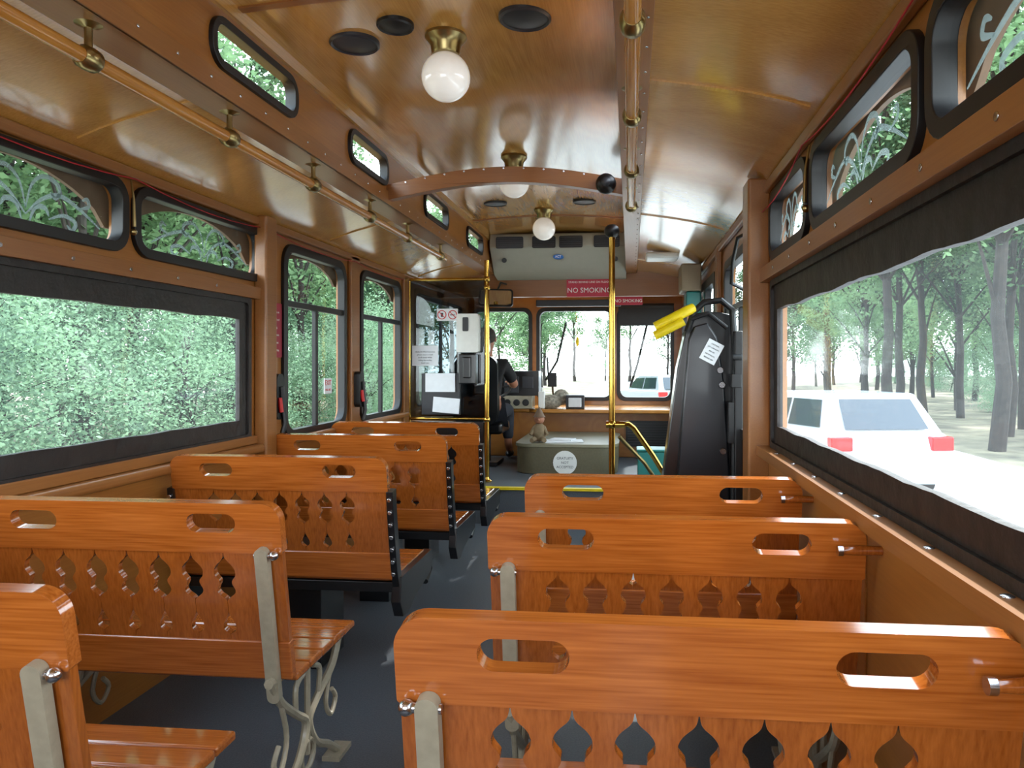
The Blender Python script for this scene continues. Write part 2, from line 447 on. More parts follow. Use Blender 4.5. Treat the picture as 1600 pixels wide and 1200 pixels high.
# ------------------------------------------------------------------ windows
wn = 1
def side_window(X, s, y0, y1, z0, z1, r, fw=.035, etch=False, mull=(), bars=(), prot=.02):
    """s=+1 interior towards +X"""
    global wn
    b = B()
    ring_o = rrect(y0 - .024, z0 - .024, y1 + .024, z1 + .024, r + .02)
    ring_i = rrect(y0 + fw - .02, z0 + fw - .02, y1 - fw + .02, z1 - fw + .02, max(r - .015, .01))
    b.plate(ring_o, [ring_i], X - s * .03, X + s * prot, 'YZ')
    for y in mull: b.box(min(X - s * .02, X + s * .008), max(X - s * .02, X + s * .008), y - .018, y + .018, z0, bars[0] if bars else z1)
    for z in bars: b.box(min(X - s * .02, X + s * .01), max(X - s * .02, X + s * .01), y0, y1, z - .018, z + .018)
    w = b.obj('window_%d' % wn, M_BLACK, kind='structure', bevel=.006); wn += 1
    g = B(); g.box(X - s * .012 - .002, X - s * .012 + .002, y0 + .003, y1 - .003, z0 + .003, z1 - .003)
    g.obj('glass', M_GLASS, parent=w, flat=True)
    if etch:
        e = B(); cy = (y0 + y1) / 2; hw = (y1 - y0) / 2 - .10; H = z1 - z0; zc = z0 + .02
        x = X - s * .006
        for sg in (1, -1):
            curves = [
                [(0, .02), (.08, .08), (.18, .11), (.3, .08), (.42, .03)],
                [(0, .04), (.03, .12), (.09, .16), (.16, .15), (.18, .12), (.155, .095), (.13, .115)],
                [(.12, .02), (.2, .045), (.27, .03), (.25, .0), (.22, .015)],
                [(.3, .085), (.35, .1), (.34, .125), (.31, .115)],
                [(.02, .0), (.05, .05), (.1, .055), (.12, .03)],
            ]
            for cv in curves:
                P = smooth(cv); m = len(P)
                e.tube([(x, cy + sg * q[0] * hw / .43, zc + q[1] * (H - .06) / .18) for q in P],
                       [.002 + .007 * math.sin(math.pi * (i + .5) / m) for i in range(m)], 0, 6, flat=(.1, 1, 1))
        e.obj('etched_scroll', M_ETCH, parent=w, label='frosted scroll ornament etched on the pane')
    return w
for a, c in LU[1:]: side_window(XL, 1, a, c, UZ[0], UZ[1], .07, etch=True)
for a, c in RU[1:]: side_window(XR, -1, a, c, UZ[0], UZ[1], .07, etch=True)
for a, c in LW: side_window(XL, 1, a, c, .92, 1.99, .1, .045, mull=((a + c) / 2,), bars=(1.67,))
side_window(XL, 1, 6.7, 8.5, .95, 1.95, .08, .045, mull=(7.6,))
side_window(XR, -1, 3.62, 4.75, .95, 1.93, .08, .05, mull=(4.2,), bars=(1.65,))
side_window(XR, -1, 7.1, 8.5, .95, 1.9, .08, .05)
for a, c in CW: side_window(CL, 1, a, c, CZ[0], CZ[1], .055, .025, prot=.016)
b = B(); b.plate(rrect(5.28, .33, 6.72, 1.97, .05), [rrect(5.36, .5, 5.95, 1.9, .08), rrect(6.05, .5, 6.64, 1.9, .08)], XR - .02, XR + .03, 'YZ')
d = b.obj('door_1', M_BLACK, kind='structure', bevel=.005)
g = B(); g.box(XR + .01, XR + .014, 5.33, 6.67, .45, 1.93); g.obj('glass', M_GLASS, parent=d, flat=True)
for x0, x1 in ((-1.88, -1.20), (-1.09, -.22), (-.13, .48)):
    b = B(); b.plate(rrect(x0 - .03, .88, x1 + .03, 1.99, .1), [rrect(x0 + .012, .925, x1 - .012, 1.945, .08)], YF - .02, YF + .07, 'XZ')
    w = b.obj('window_%d' % wn, M_BLACK, kind='structure', bevel=.006); wn += 1
    g = B(); g.box(x0, x1, YF + .03, YF + .034, .92, 1.95); g.obj('glass', M_GLASS, parent=w, flat=True)

def vinyl(X, s, y0, y1, z0, z1, top, bot, side):
    global wn
    b = B()
    n = 60
    def ring(off, wob):
        pts = []
        yy0, yy1, zz0, zz1 = y0 + off[2], y1 - off[3], z0 + off[1], z1 - off[0]
        for i in range(n): pts.append((yy0 + (yy1 - yy0) * i / n, zz0 + wob * math.sin(i * .9) * random.random()))
        for i in range(8): pts.append((yy1, zz0 + (zz1 - zz0) * i / 8))
        for i in range(n): pts.append((yy1 - (yy1 - yy0) * i / n, zz1 + wob * 1.6 * math.sin(i * .7) * random.random()))
        for i in range(8): pts.append((yy0, zz1 - (zz1 - zz0) * i / 8))
        return pts
    b.plate(rrect(y0 - .02, z0 - .02, y1 + .02, z1 + .02, .01, 2), [ring((top, bot, side, side), .003)], X - s * .018, X + s * .004, 'YZ')
    b.plate(rrect(y0 - .03, z0 - .03, y1 + .03, z1 + .03, .02, 3), [rrect(y0 + .0, z0 + .0, y1 - .0, z1 - .0, .02, 3)], X - s * .01, X + s * .016, 'YZ')
    w = b.obj('window_%d' % wn, M_FABRIC, kind='structure', bevel=.002, seg=1); wn += 1
    g = B(); vs = []; fs = []; ny, nz = 80, 14
    for i in range(ny + 1):
        for j in range(nz + 1):
            y = y0 + (y1 - y0) * i / ny; z = z0 + (z1 - z0) * j / nz
            vs.append((X - s * .008 + .002 * math.sin(y * 4 + z * 3) * math.sin(z * 6 + 1), y, z))
    for i in range(ny):
        for j in range(nz):
            a = i * (nz + 1) + j; fs.append((a, a + 1, a + nz + 2, a + nz + 1))
    g.add(vs, fs); g.obj('vinyl_pane', M_VINYL, parent=w, label='slightly wavy clear vinyl sheet')
vinyl(XL, 1, *LBIG, .085, .075, .07)
vinyl(XR, -1, *RBIG, .10, .07, .07)

def valance(X, t, wins, zt=2.12, extra=()):
    b = B(); pts = []
    pts.append((wins[0][0] - .3, zt)); pts.append((wins[0][0] - .3, 1.85))
    for a, c, dep in [(w[0], w[1], .16) for w in wins] + [(w[0], w[1], .12) for w in extra]:
        for i in range(17):
            u = i / 16; e = math.sin(math.pi * u) ** .6
            z = 1.85 + dep * e
            pts.append((a + .01 + (c - a - .02) * u, z))
    yl = (extra[-1][1] if extra else wins[-1][1]) + .2
    pts.append((yl, 1.85)); pts.append((yl, zt))
    b.plate(pts, [], X, X + t, 'YZ'); return b
valance(XL - .075, .015, LU, extra=LW).obj('trim_%d' % k, M_VAL, kind='structure'); k += 1
valance(XR + .06, .015, RU).obj('trim_%d' % k, M_VAL, kind='structure'); k += 1

# ------------------------------------------------------------------ benches
W = .92
UPV = Vector((0, -.175, .985)).normalized(); NV = Vector((0, .985, .175)).normalized()
BM = Matrix(((1, NV.x, UPV.x, 0), (0, NV.y, UPV.y, .09), (0, NV.z, UPV.z, .438), (0, 0, 0, 1)))
G1 = [(.376, 0), (.368, .0015), (.358, .004), (.350, .010), (.342, .019), (.331, .0275), (.319, .031), (.307, .0295), (.298, .023), (.291, .0185), (.283, .0185), (.275, .0225), (.266, .0265), (.257, .0255), (.248, .018), (.241, .008), (.232, 0)]
G2 = [(.200, 0), (.191, .003), (.181, .008), (.170, .014), (.160, .018), (.149, .0185), (.140, .0135), (.132, 0)]
G = smooth(G1, 2) + smooth(G2, 2)
def make_bench(name, loc, flip, style, label, group):
    E = empty(name, loc, label, 'bench', group)
    fx = (lambda x: W - x) if flip else (lambda x: x)
    b = B(); b.plate(rrect(0, .377, W, .52, .05, 8, .006), [rrect(.128, .436, .268, .490, .0269, 10), rrect(W - .268, .436, W - .128, .490, .0269, 10)], -.015, .015, 'XZ', 0, BM)
    b.obj('top_rail', M_SEAT, parent=E, world=False, bevel=.005, seg=3)
    edges = [.0] + [.175 + .095 * i for i in range(7)] + [W]
    b = B()
    for i in range(8):
        xl, xr = edges[i], edges[i + 1]; pts = []
        s0, s1 = .10, .385
        if i == 0: xl = .004
        if i == 7: xr = W - .004
        L_ = [(xl + (0 if i == 0 else max(g, .0008)), s) for s, g in G] if i > 0 else []
        R_ = [(xr - max(g, .0008), s) for s, g in G] if i < 7 else []
        pts = [(xl, s1)] + L_ + [(xl, s0), (xr, s0)] + list(reversed(R_)) + [(xr, s1)]
        b.plate(pts, [], -.009, .009, 'XZ', 0, BM)
    b.obj('back_slats', M_SLAT, parent=E, world=False)
    b = B(); b.box(0.002, W - .002, -.014, .014, 0, .115, 0, BM)
    b.obj('lower_rail', M_SEAT, parent=E, world=False, bevel=.005, seg=2)
    b = B()
    for j in range(5):
        y0 = .105 + j * .09; b.box(-.0, W, y0, y0 + .0865, .42, .445)
    b.obj('seat', M_SEAT, parent=E, world=False, bevel=.008, seg=3)
    if style == 'iron':
        b = B()
        xs = sorted((fx(.034), fx(.07)))
        b.plate(rrect(xs[0], -.06, xs[1], .40, .017, 6), [], -.038, -.016, 'XZ', 0, BM)
        b.obj('back_strap', M_IRON, parent=E, world=False, bevel=.006, seg=3, label='grey painted cast strap')
        b = B()
        b.cyl(BM @ Vector((fx(.026), -.027, .378)), BM @ Vector((fx(.074), -.027, .378)), .008, 0, 12)
        b.sph(BM @ Vector((fx(.019), -.027, .378)), .013, 0, 14)
        b.obj('bolt', M_CHROME, parent=E, world=False)
        for lx in (.05, W - .05):
            b = B(); x = fx(lx)
            def T(p, r=.013): b.tube([(x, y, z) for y, z in (smooth(p, 4) if len(p) > 2 else p)], r, 0, 8)
            T([(.03, .44), (.55, .40), ], .014)
            T([(.05, .44), (.10, .36), (.20, .28), (.27, .22), (.22, .13), (.12, .07), (.05, .01)])
            T([(.53, .40), (.47, .32), (.36, .27), (.29, .22), (.34, .13), (.44, .07), (.52, .01)])
            T([(.28, .41), (.28, .3), (.28, .22), (.28, .12)], .010)
            T([(.10, .36), (.14, .24), (.10, .16), (.06, .2), (.09, .24)], .008)
            T([(.46, .32), (.42, .22), (.46, .16), (.50, .2), (.47, .24)], .008)
            T([(.20, .28), (.2, .36), (.25, .38)], .009); T([(.36, .27), (.37, .35), (.32, .38)], .009)
            b.tube([(x, .28 + .045 * math.cos(a), .12 + .045 * math.sin(a)) for a in [i * math.pi / 8 for i in range(16)]], .009, 0, 8, closed=True)
            b.box(x - .03, x + .03, .01, .10, 0, .015); b.box(x - .03, x + .03, .46, .57, 0, .015)
            b.obj('leg', M_IRON, parent=E, world=False, label='grey scrolled cast-iron leg')
    else:
        for xx in (0, 1):
            b = B(); x0 = (W - .006) if xx else -.022
            cur = smooth([(-.020, .38), (-.024, .30), (-.022, .16), (-.016, .04), (-.002, -.05)], 4)
            fr = [(t, s) for t, s in cur] + [(t + .05, s) for t, s in reversed(cur)]
            b.plate([(t, s) for t, s in fr], [], x0, x0 + .028, 'YZ', 0, BM)
            for i in range(7): b.rev([(.009, -.032), (.009, -.02)], (x0 + .014, 0, .03 + i * .053), 'Y', 1, 10, BM)
            b.obj('side_frame', [M_BLKMET, M_CHROME], parent=E, world=False, bevel=.004, label='black steel side frame with bolts')
        b = B(); b.box(-.03, W + .02, .10, .56, .375, .418); b.box(.40, .56, .2, .46, 0, .38)
        b.plate([(.10, .44), (.58, .44), (.60, .40), (.56, .34), (.30, .30), (.20, .26), (.12, .27), (.08, .34)], [], W - .01, W + .03, 'YZ')
        b.plate([(.10, .44), (.58, .44), (.60, .40), (.56, .34), (.30, .30), (.20, .26), (.12, .27), (.08, .34)], [], -.02, .02, 'YZ')
        b.tube([(W + .01, .56, .4), (W + .01, .6, .34), (W + .01, .52, .30)], .018, 0, 8)
        b.obj('leg', M_BLKMET, parent=E, world=False, bevel=.006, label='black steel pedestal frame')
    return E
XS_R = -.358; XS_L = -1.885
GR = 'bench rows along the aisle'
s1 = make_bench('bench', (XS_R, 1.114, 0), False, 'iron', 'orange oak slatted bench with grey cast straps and pierced back', GR)
copy_thing(s1, (XS_R, 1.86, 0)); copy_thing(s1, (XS_R, 2.53, 0))
s2 = make_bench('bench', (XS_L + .02, 1.17, 0), True, 'iron', 'orange oak slatted bench with scrolled iron legs across the aisle', GR)
copy_thing(s2, (XS_L + .02, 1.95, 0))
s3 = make_bench('bench', (XS_L - .01, 2.93, 0), True, 'steel', 'orange oak slatted bench with black bolted steel frame', GR)
copy_thing(s3, (XS_L - .04, 3.85, 0), scale=(1.05, 1, 1)); copy_thing(s3, (XS_L - .035, 4.67, 0), scale=(1.05, 1, 1))
for i, y in enumerate((1.114, 1.86, 2.53)):
    b = B(); z = .885
    b.tube([(XR - .10, y - .028, z), (XR - .06, y - .028, z + .002), (XR - .008, y - .02, z)], [.009, .012, .011], 0, 12)
    b.rev([(.013, XR - .112), (.013, XR - .10)], (0, y - .028, z), 'X', 1, 12)
    b.obj('bench_wall_peg', [M_SLAT, M_CHROME], label='turned wooden peg fixing a bench to the wall', category='wall bracket', group='bench wall pegs')

# ------------------------------------------------------------------ grab rails
def grab_rail(x, z, y0, y1, brs, ztop, label):
    E = empty('grab_rail', (x, y0, z), label, 'handrail', 'overhead handrails')
    b = B(); b.cyl((x, y0, z), (x, y1, z), .0205, 0, 20); b.obj('rail', M_RAIL, parent=E)
    for y in brs:
        b = B()
        b.rev([(.042, ztop - .004), (.042, ztop - .008), (.022, ztop - .013), (.010, ztop - .02), (.010, z + .03), (.013, z + .02)], (x, y, 0), 'Z', 0, 18)
        b.rev([(.022, y - .032), (.030, y - .022), (.032, y), (.030, y + .022), (.022, y + .032)], (x, 0, z), 'Y', 0, 20)
        b.obj('bracket', M_BRONZE, parent=E, label='antique brass hanger bracket')
grab_rail(-1.405, 2.122, .3, 5.58, [.45, 1.13, 1.82, 2.51, 3.21, 3.94, 4.63, 5.45], 2.222, 'long oak handrail on brass hangers under the ceiling beam')
grab_rail(.005, 2.122, .2, 3.88, [.4, 1.08, 1.75, 2.42, 3.1, 3.8], 2.222, 'oak handrail on brass hangers beneath the roof beam')

# ------------------------------------------------------------------ globe lamps and speakers
def globe(y, label):
    E = empty('ceiling_lamp', (-.70, y, 2.58), label, 'lamp', 'globe ceiling lamps')
    b = B(); b.rev([(.078, 2.58), (.08, 2.568), (.07, 2.556), (.058, 2.54), (.055, 2.515), (.05, 2.505)], (-.70, y, 0), 'Z', 0, 28)
    b.obj('lamp_base', M_BRONZE, parent=E)
    b = B(); b.sph((-.70, y, 2.42), .093, 0, 32); b.obj('lamp_shade', M_GLOBE, parent=E, label='round white opal glass globe')
for y in (2.80, 4.48, 6.05): globe(y, 'white opal globe lamp on a brass base under the ceiling')
def speaker(x, y, r):
    b = B(); z = 2.575 - .03 * ((x + .69) / .66) ** 2
    b.rev([(r, z + .01), (r, z - .008), (r * .93, z - .014), (r * .86, z - .008), (r * .5, z - .012), (r * .1, z - .016)], (x, y, 0), 'Z', 0, 28)
    b.obj('ceiling_speaker', M_GREY if r > .08 else M_BLACK, label='round black speaker grille in the plywood ceiling' if r > .08 else 'small round black vent in the plywood ceiling', category='speaker', group='ceiling speakers')
speaker(-1.06, 2.80, .095); speaker(-.86, 2.68, .068); speaker(-.376, 2.66, .095)
speaker(-1.04, 5.72, .09); speaker(-.35, 5.72, .09)

# ------------------------------------------------------------------ AC unit
E = empty('air_conditioner', (-.69, 7.2, 2.14), 'cream overhead air conditioner with black louvred vents', 'air conditioner')
prof = [(7.46, 2.565), (7.10, 2.565), (7.02, 2.55), (7.0, 2.5), (7.0, 2.42), (7.04, 2.39), (7.16, 2.25), (7.28, 2.18), (7.46, 2.15)]
b = B(); b.plate(prof, [], CL + .02, CR - .01, 'YZ'); b.obj('housing', M_ACW, parent=E, bevel=.012, seg=3)
for x, w in ((-1.135, .26), (-.81, .22), (-.555, .22), (-.22, .24)):
    b = B(); b.plate(rrect(x - w / 2, 2.41, x + w / 2, 2.52, .015), [], 6.985, 7.0, 'XZ', 0)
    for i in range(5): b.box(x - w / 2 + .01, x + w / 2 - .01, 6.978, 6.986, 2.424 + i * .02, 2.428 + i * .02, 1)
    b.obj('vent', [M_BLACK if x > -1 else M_GREY, M_GREY], parent=E)
b = B(); b.plate(ell(-.68, 2.335, .05, .022), [], 7.055, 7.10, 'XZ', 0); text_mesh(b, 'ACT', .03, face_my(-.68, 7.053, 2.335), 1)
b.obj('badge', [M_BLUE, M_LET], parent=E, label='blue oval maker badge')
for x in (-1.2, -.14):
    b = B(); b.rev([(.024, 7.07), (.024, 7.08)], (x, 0, 2.31), 'Y', 0, 16); b.obj('knob', M_BLACK, parent=E)

# ------------------------------------------------------------------ signs
def sign(name, x0, x1, y, z0, z1, m, lines, lm, label, cat='sign', round_=.01):
    b = B(); b.plate(rrect(x0, z0, x1, z1, round_), [], y - .004, y, 'XZ')
    o = b.obj(name, m, label=label, category=cat)
    t = B()
    for s, z, sz in lines: text_mesh(t, s, sz, face_my((x0 + x1) / 2, y - .0048, z))
    if lines: t.obj('lettering', lm, parent=o)
    return o
sign('warning_sign', -.63, -.18, 7.415, 1.985, 2.17, M_RED, [('STAND BEHIND LINE ON FLOOR', 2.13, .028), ('NO SMOKING', 2.048, .069)], M_LET, 'red plate reading NO SMOKING on the wooden header')
b = B(); b.box(-1.0, -.1, 7.9, 7.98, 1.93, 2.0); b.obj('destination_display', M_GREY, bevel=.008, label='long dark display box above the windshield', category='display')
sign('warning_sign', -.16, .12, 7.41, 1.90, 1.98, M_RED, [('NO SMOKING', 1.94, .043)], M_LET, 'small red sign with white letters under the header')
b = B(); b.box(-.14, .5, 8.72, 8.76, 1.76, 1.99); b.cyl((-.14, 8.74, 1.99), (.5, 8.74, 1.99), .03); b.obj('sun_visor', M_BLACK, bevel=.006, label='black pull-down sun visor over the windshield', category='sun visor')
b = B(); b.plate(rrect(3.85, 1.36, 4.02, 1.66, .006), [], XL + .002, XL + .008, 'YZ')
o = b.obj('notice_sign', M_BURG, label='burgundy notice with small white text on the window post', category='sign')
t = B()
for i, s in enumerate(('Passengers on', 'the seated and', 'standing.', 'Please remain', 'in your seat', 'until the stop.')):
    text_mesh(t, s, .018, face_px(XL + .0088, 3.935, 1.61 - i * .042), ext=.0003)
t.obj('lettering', M_LET, parent=o)
b = B(); b.plate(rrect(4.63, 1.13, 4.75, 1.23, .006), [], XL - .006, XL - .002, 'YZ')
o = b.obj('exit_sticker', M_PAPER, label='small white and red EXIT sticker on the window', category='sign')
t = B(); text_mesh(t, 'EXIT', .048, face_px(XL - .0015, 4.69, 1.2)); text_mesh(t, 'PULL RED', .02, face_px(XL - .0015, 4.69, 1.155)); t.obj('lettering', M_REDLET, parent=o)

# ------------------------------------------------------------------ pull cords
def cord(x, pts, label):
    P = []
    for i in range(len(pts) - 1):
        (y0, z0), (y1, z1) = pts[i], pts[i + 1]
        for j in range(6):
            t = j / 6; P.append((x, y0 + (y1 - y0) * t, z0 + (z1 - z0) * t - .03 * 4 * t * (1 - t)))
    P.append((x, *pts[-1]))
    b = B(); b.tube(P, .0024, 0, 6); b.obj('pull_cord', M_CORD, label=label, category='cord')
cord(XL + .035, [(.5, 2.05), (1.75, 2.05), (2.74, 2.045), (3.78, 2.04), (5.1, 2.04), (6.2, 2.04)], 'thin red stop cord strung above the windows')
cord(XR - .035, [(.3, 2.07), (1.57, 2.06), (2.55, 2.05), (3.3, 1.98)], 'thin red stop cord strung above the windows')
for x, y, s in ((XL + .012, 2.74, 1), (XR - .012, 2.545, -1)):
    b = B(); b.tube([(x, y, 2.05), (x + s * .012, y, 1.97), (x + s * .015, y, 1.86)], [.003, .005, .007], 0, 10); b.sph((x + s * .012, y, 1.84), .013, 0, 12)
    b.obj('cord_hook', M_BRONZE, label='small brass cord hook hanging between windows', category='hook', group='cord hooks')

# ------------------------------------------------------------------ poles, partition
def pole(x, y, z0, z1, lab):
    E = empty('grab_pole', (x, y, z0), lab, 'pole', 'brass floor-to-ceiling poles')
    b = B(); b.cyl((x, y, z0), (x, y, z1), .022, 0, 20); b.obj('pole', M_BRASS, parent=E)
    b = B(); b.rev([(.045, z0), (.045, z0 + .008), (.028, z0 + .02), (.022, z0 + .04)], (x, y, 0), 'Z', 0, 20); b.obj('flange', M_BRASS, parent=E)
    return E
P1 = pole(-1.235, 6.38, .305, 2.215, 'polished brass pole at the corner of the driver partition')
for z in (2.055, .84, 1.98):
    b = B(); b.sph((-1.235, 6.38, z), .030, 0, 16); b.obj('joint', M_BRASS, parent=P1)
P2 = pole(-.13, 5.3, 0, 2.25, 'polished brass pole beside the entry steps')
b = B(); b.sph((-.13, 5.3, 2.26), .055, 0, 20, (1, 1, .9)); b.obj('cap', M_BLACK, parent=P2, label='black rubber ball cap')
b = B(); b.sph((-.13, 5.3, .895), .034, 0, 16); b.cyl((-.17, 5.3, .895), (-.04, 5.3, .895), .024); b.obj('joint', M_BRASS, parent=P2)
b = B(); b.sph((-.13, 4.0, 2.285), .055, 0, 20); b.sph((-.13, 3.975, 2.285), .035, 1, 14); b.cyl((-.13, 4.0, 2.285), (-.13, 4.05, 2.285), .02); b.obj('ball_speaker', [M_BLACK, M_GREY], label='black ball-shaped speaker on the arched cross beam', category='speaker')
b = B(); b.tube([(-.06, 5.3, .895), (-.02, 5.32, .9), (.02, 5.36, .87), (.16, 5.5, .66), (.3, 5.62, .42), (.33, 5.65, .01)], .02, 0, 12)
b.obj('stair_rail', M_BRASS, label='sloping brass handrail down the entry steps', category='handrail')
b = B(); b.tube([(-.08, 5.38, .8), (.1, 5.52, .6), (.24, 5.65, .38), (.24, 5.66, .01)], .014, 0, 10)
b.obj('stair_rail', M_BRONZE, label='second lower brass rail by the entry steps', category='handrail')

E = empty('driver_partition', (-1.6, 6.4, .3), 'tinted acrylic driver partition with brass rails and black base', 'partition')
b = B(); b.box(XL + .03, -1.26, 6.388, 6.392, .86, 2.04); b.obj('panel', M_TINT, parent=E, flat=True, label='smoky tinted acrylic sheet')
b = B(); b.cyl((XL + .03, 6.39, 2.055), (-1.235, 6.39, 2.055), .014); b.cyl((XL + .03, 6.39, .845), (-1.235, 6.39, .845), .014); b.cyl((XL + .03, 6.39, .305), (XL + .03, 6.39, 2.055), .009)
b.obj('frame', M_BRASS, parent=E, label='brass rails')
b = B(); b.box(XL + .03, -1.26, 6.37, 6.41, .305, .82); b.obj('base', M_BLKMET, parent=E, bevel=.005)
E = empty('soap_dispenser', (-1.385, 6.37, 1.42), 'white wall-mounted hand sanitizer dispenser', 'dispenser')
b = B(); b.plate(rrect(-1.48, 1.42, -1.29, 1.75, .02), [], 6.28, 6.384, 'XZ'); b.obj('body', M_WHITE, parent=E, bevel=.015, seg=3)
b = B(); b.plate(rrect(-1.425, 1.60, -1.375, 1.72, .01), [], 6.274, 6.28, 'XZ'); b.obj('window', M_GREY, parent=E)
b = B(); b.box(-1.46, -1.31, 6.27, 6.38, 1.15, 1.405); b.box(-1.42, -1.35, 6.25, 6.27, 1.2, 1.38); b.obj('fare_box', M_BLKMET, bevel=.01, label='black box mounted beneath the dispenser', category='box')
b = B(); b.plate(rrect(-1.675, 1.695, -1.49, 1.80, .004), [], 6.379, 6.384, 'XZ')
o = b.obj('prohibition_sign', M_PAPER, label='white sticker with two red prohibition circles', category='sign')
for x in (-1.63, -1.535):
    b = B()
    b.plate(ell(x, 1.748, .04, .04), [ell(x, 1.748, .033, .033)], 6.376, 6.379, 'XZ')
    b.box(-.034, .034, -.002, .001, -.003, .003, 0, Matrix.Translation((x, 6.377, 1.748)) @ Matrix.Rotation(math.radians(45), 4, 'Y'))
    if x < -1.6: b.plate([(x - .012, 1.765), (x + .012, 1.765), (x + .008, 1.73), (x - .008, 1.73)], [], 6.377, 6.3785, 'XZ', 1)
    else: b.box(x - .022, x + .018, 6.377, 6.3785, 1.743, 1.75, 1)
    b.obj('symbol', [M_REDLET, M_DARKLET], parent=o)
b = B(); b.plate(rrect(-1.895, 1.305, -1.665, 1.48, .003), [], 6.379, 6.384, 'XZ')
o = b.obj('notice_paper', M_PAPER, label='white paper notice with small printed lines', category='notice')
b = B()
for i in range(5): text_mesh(b, ['HEALTH PROTOCOLS', 'please wear a mask', 'at all times while', 'riding the trolley', 'thank you'][i], .018, face_my(-1.78, 6.378, 1.425 - i * .024))
b.obj('lettering', M_DARKLET, parent=o)
E = empty('document_holder', (-1.63, 6.36, .89), 'dark document holder holding white papers', 'document holder')
b = B(); b.box(-1.80, -1.46, 6.33, 6.38, .88, 1.24); b.obj('tray', M_GREY, parent=E, bevel=.008)
b = B(); b.box(-1.76, -1.50, 6.315, 6.329, 1.08, 1.24); b.obj('paper', M_PAPER, parent=E)
b = B(); b.box(-1.69, -1.46, 6.30, 6.313, .90, 1.03, 0, Matrix.Translation((-1.57, 6.3, .96)) @ Matrix.Rotation(.08, 4, 'Y') @ Matrix.Translation((1.57, -6.3, -.96)))
b.obj('paper', M_PAPER, parent=E)

# rear view mirror
E = empty('rear_view_mirror', (-1.21, 6.9, 1.85), 'wide rectangular rear-view mirror in black frame', 'mirror')
RM = Matrix.Translation((-1.25, 6.9, 1.94)) @ Matrix.Rotation(math.radians(-14), 4, 'X') @ Matrix.Rotation(math.radians(6), 4, 'Z')
b = B(); b.plate(rrect(-.16, -.085, .16, .085, .03), [], 0, .03, 'XZ', 0, RM); b.tube([RM @ Vector((0, .03, .05)), (-1.24, 7.1, 2.1), (-1.24, 7.42, 2.12)], .01, 0, 8); b.obj('frame', M_BLACK, parent=E)
b = B(); b.plate(rrect(-.145, -.07, .145, .07, .025), [], -.003, -.0005, 'XZ', 0, RM); b.obj('mirror_glass', M_MIRROR, parent=E, flat=True)

# ------------------------------------------------------------------ front cab
YD = YF - .03
b = B(); b.plate([(XL + .01, 8.15), (-1.1, 8.15), (-1.0, 8.0), (.55, 8.0), (.55, YD), (XL + .01, YD)], [], .79, .83, 'XY', 0)
b.box(XL + .01, .5, 8.2, YD, .3, .79, 1)
b.obj('dashboard_counter', [M_RAIL, M_WALL], bevel=.01, label='wooden dashboard counter beneath the windshield', category='dashboard')
b = B(); b.plate(rrect(-.05, .42, .42, .70, .01), [], 8.18, 8.199, 'XZ', 0)
for i in range(9): b.box(-.03, .40, 8.172, 8.18, .44 + i * .028, .45 + i * .028, 1)
b.obj('heater_grille', [M_BLACK, M_GREY], label='black louvred heater grille in the wooden cabinet', category='grille')
b = B(); b.box(.06, .30, 6.35, 6.6, .302, .58); b.box(.05, .31, 6.34, 6.61, .58, .60); b.obj('storage_bin', M_TEAL, bevel=.012, label='small teal lidded bin beside the entry steps', category='bin')
E = empty('engine_cover', (-.6, 7.4, .3), 'beige padded engine cover with round gratuity sign', 'engine cover')
out = rrect(-1.07, 6.88, -.12, 8.15, .18, 8)
b = B(); b.plate(out, [], .305, .55, 'XY'); b.obj('body', M_BEIGE, parent=E, bevel=.03, seg=3)
b = B(); b.plate([(x * 1.0 + (.012 if x > -.6 else -.012), y - .01) for x, y in out], [], .55, .58, 'XY'); b.obj('lid', M_LID, parent=E, bevel=.012, seg=3)
b = B(); b.plate(ell(-.60, .41, .11, .11), [], 6.868, 6.876, 'XZ', 0)
for s, z in (('GRATUITY', .45), ('NOT', .41), ('ACCEPTED', .37)): text_mesh(b, s, .032, face_my(-.60, 6.867, z), 1, .0003)
b.obj('round_sign', [M_WHITE, M_DARKLET], parent=E, label='round white sign reading GRATUITY NOT ACCEPTED')
b = B(); b.box(-.19, .17, -.11, .11, 0, .010, 0, Matrix.Translation((-.62, 7.10, .582)) @ Matrix.Rotation(.15, 4, 'Z')); b.box(-.12, .1, -.08, .10, .011, .02, 0, Matrix.Translation((-.64, 7.14, .582)) @ Matrix.Rotation(-.2, 4, 'Z'))
b.obj('paper_stack', M_PAPER, label='loose papers lying on the engine cover', category='papers')
X, Y, Z = -.86, 7.05, .582
E = empty('plush_doll', (X, Y, Z), 'small tan plush doll with brown hat sitting upright', 'doll')
b = B(); b.sph((X, Y, Z + .09), .07, 0, 16, (1, .8, 1.3)); b.tube([(X - .04, Y, Z + .14), (X - .08, Y - .04, Z + .07)], [.022, .016]); b.tube([(X + .04, Y, Z + .14), (X + .08, Y - .04, Z + .07)], [.022, .016])
b.tube([(X - .03, Y, Z + .03), (X - .06, Y - .1, Z + .022)], [.03, .022]); b.tube([(X + .03, Y, Z + .03), (X + .06, Y - .1, Z + .022)], [.03, .022]); b.obj('body', M_CLOTH, parent=E)
b = B(); b.sph((X, Y, Z + .215), .05, 0, 16); b.sph((X, Y - .05, Z + .21), .012, 0, 8); b.obj('head', M_SKIN, parent=E)
b = B(); b.rev([(.06, Z + .235), (.05, Z + .245), (.03, Z + .29), (.002, Z + .33)], (X, Y, 0), 'Z', 0, 16); b.obj('hat', M_VAL, parent=E)
b = B(); b.box(-1.40, -1.06, 8.05, 8.3, .832, .97)
for x in (-1.33, -1.23, -1.13): b.rev([(.035, 8.035), (.038, 8.05)], (x, 0, .90), 'Y', 1, 16)
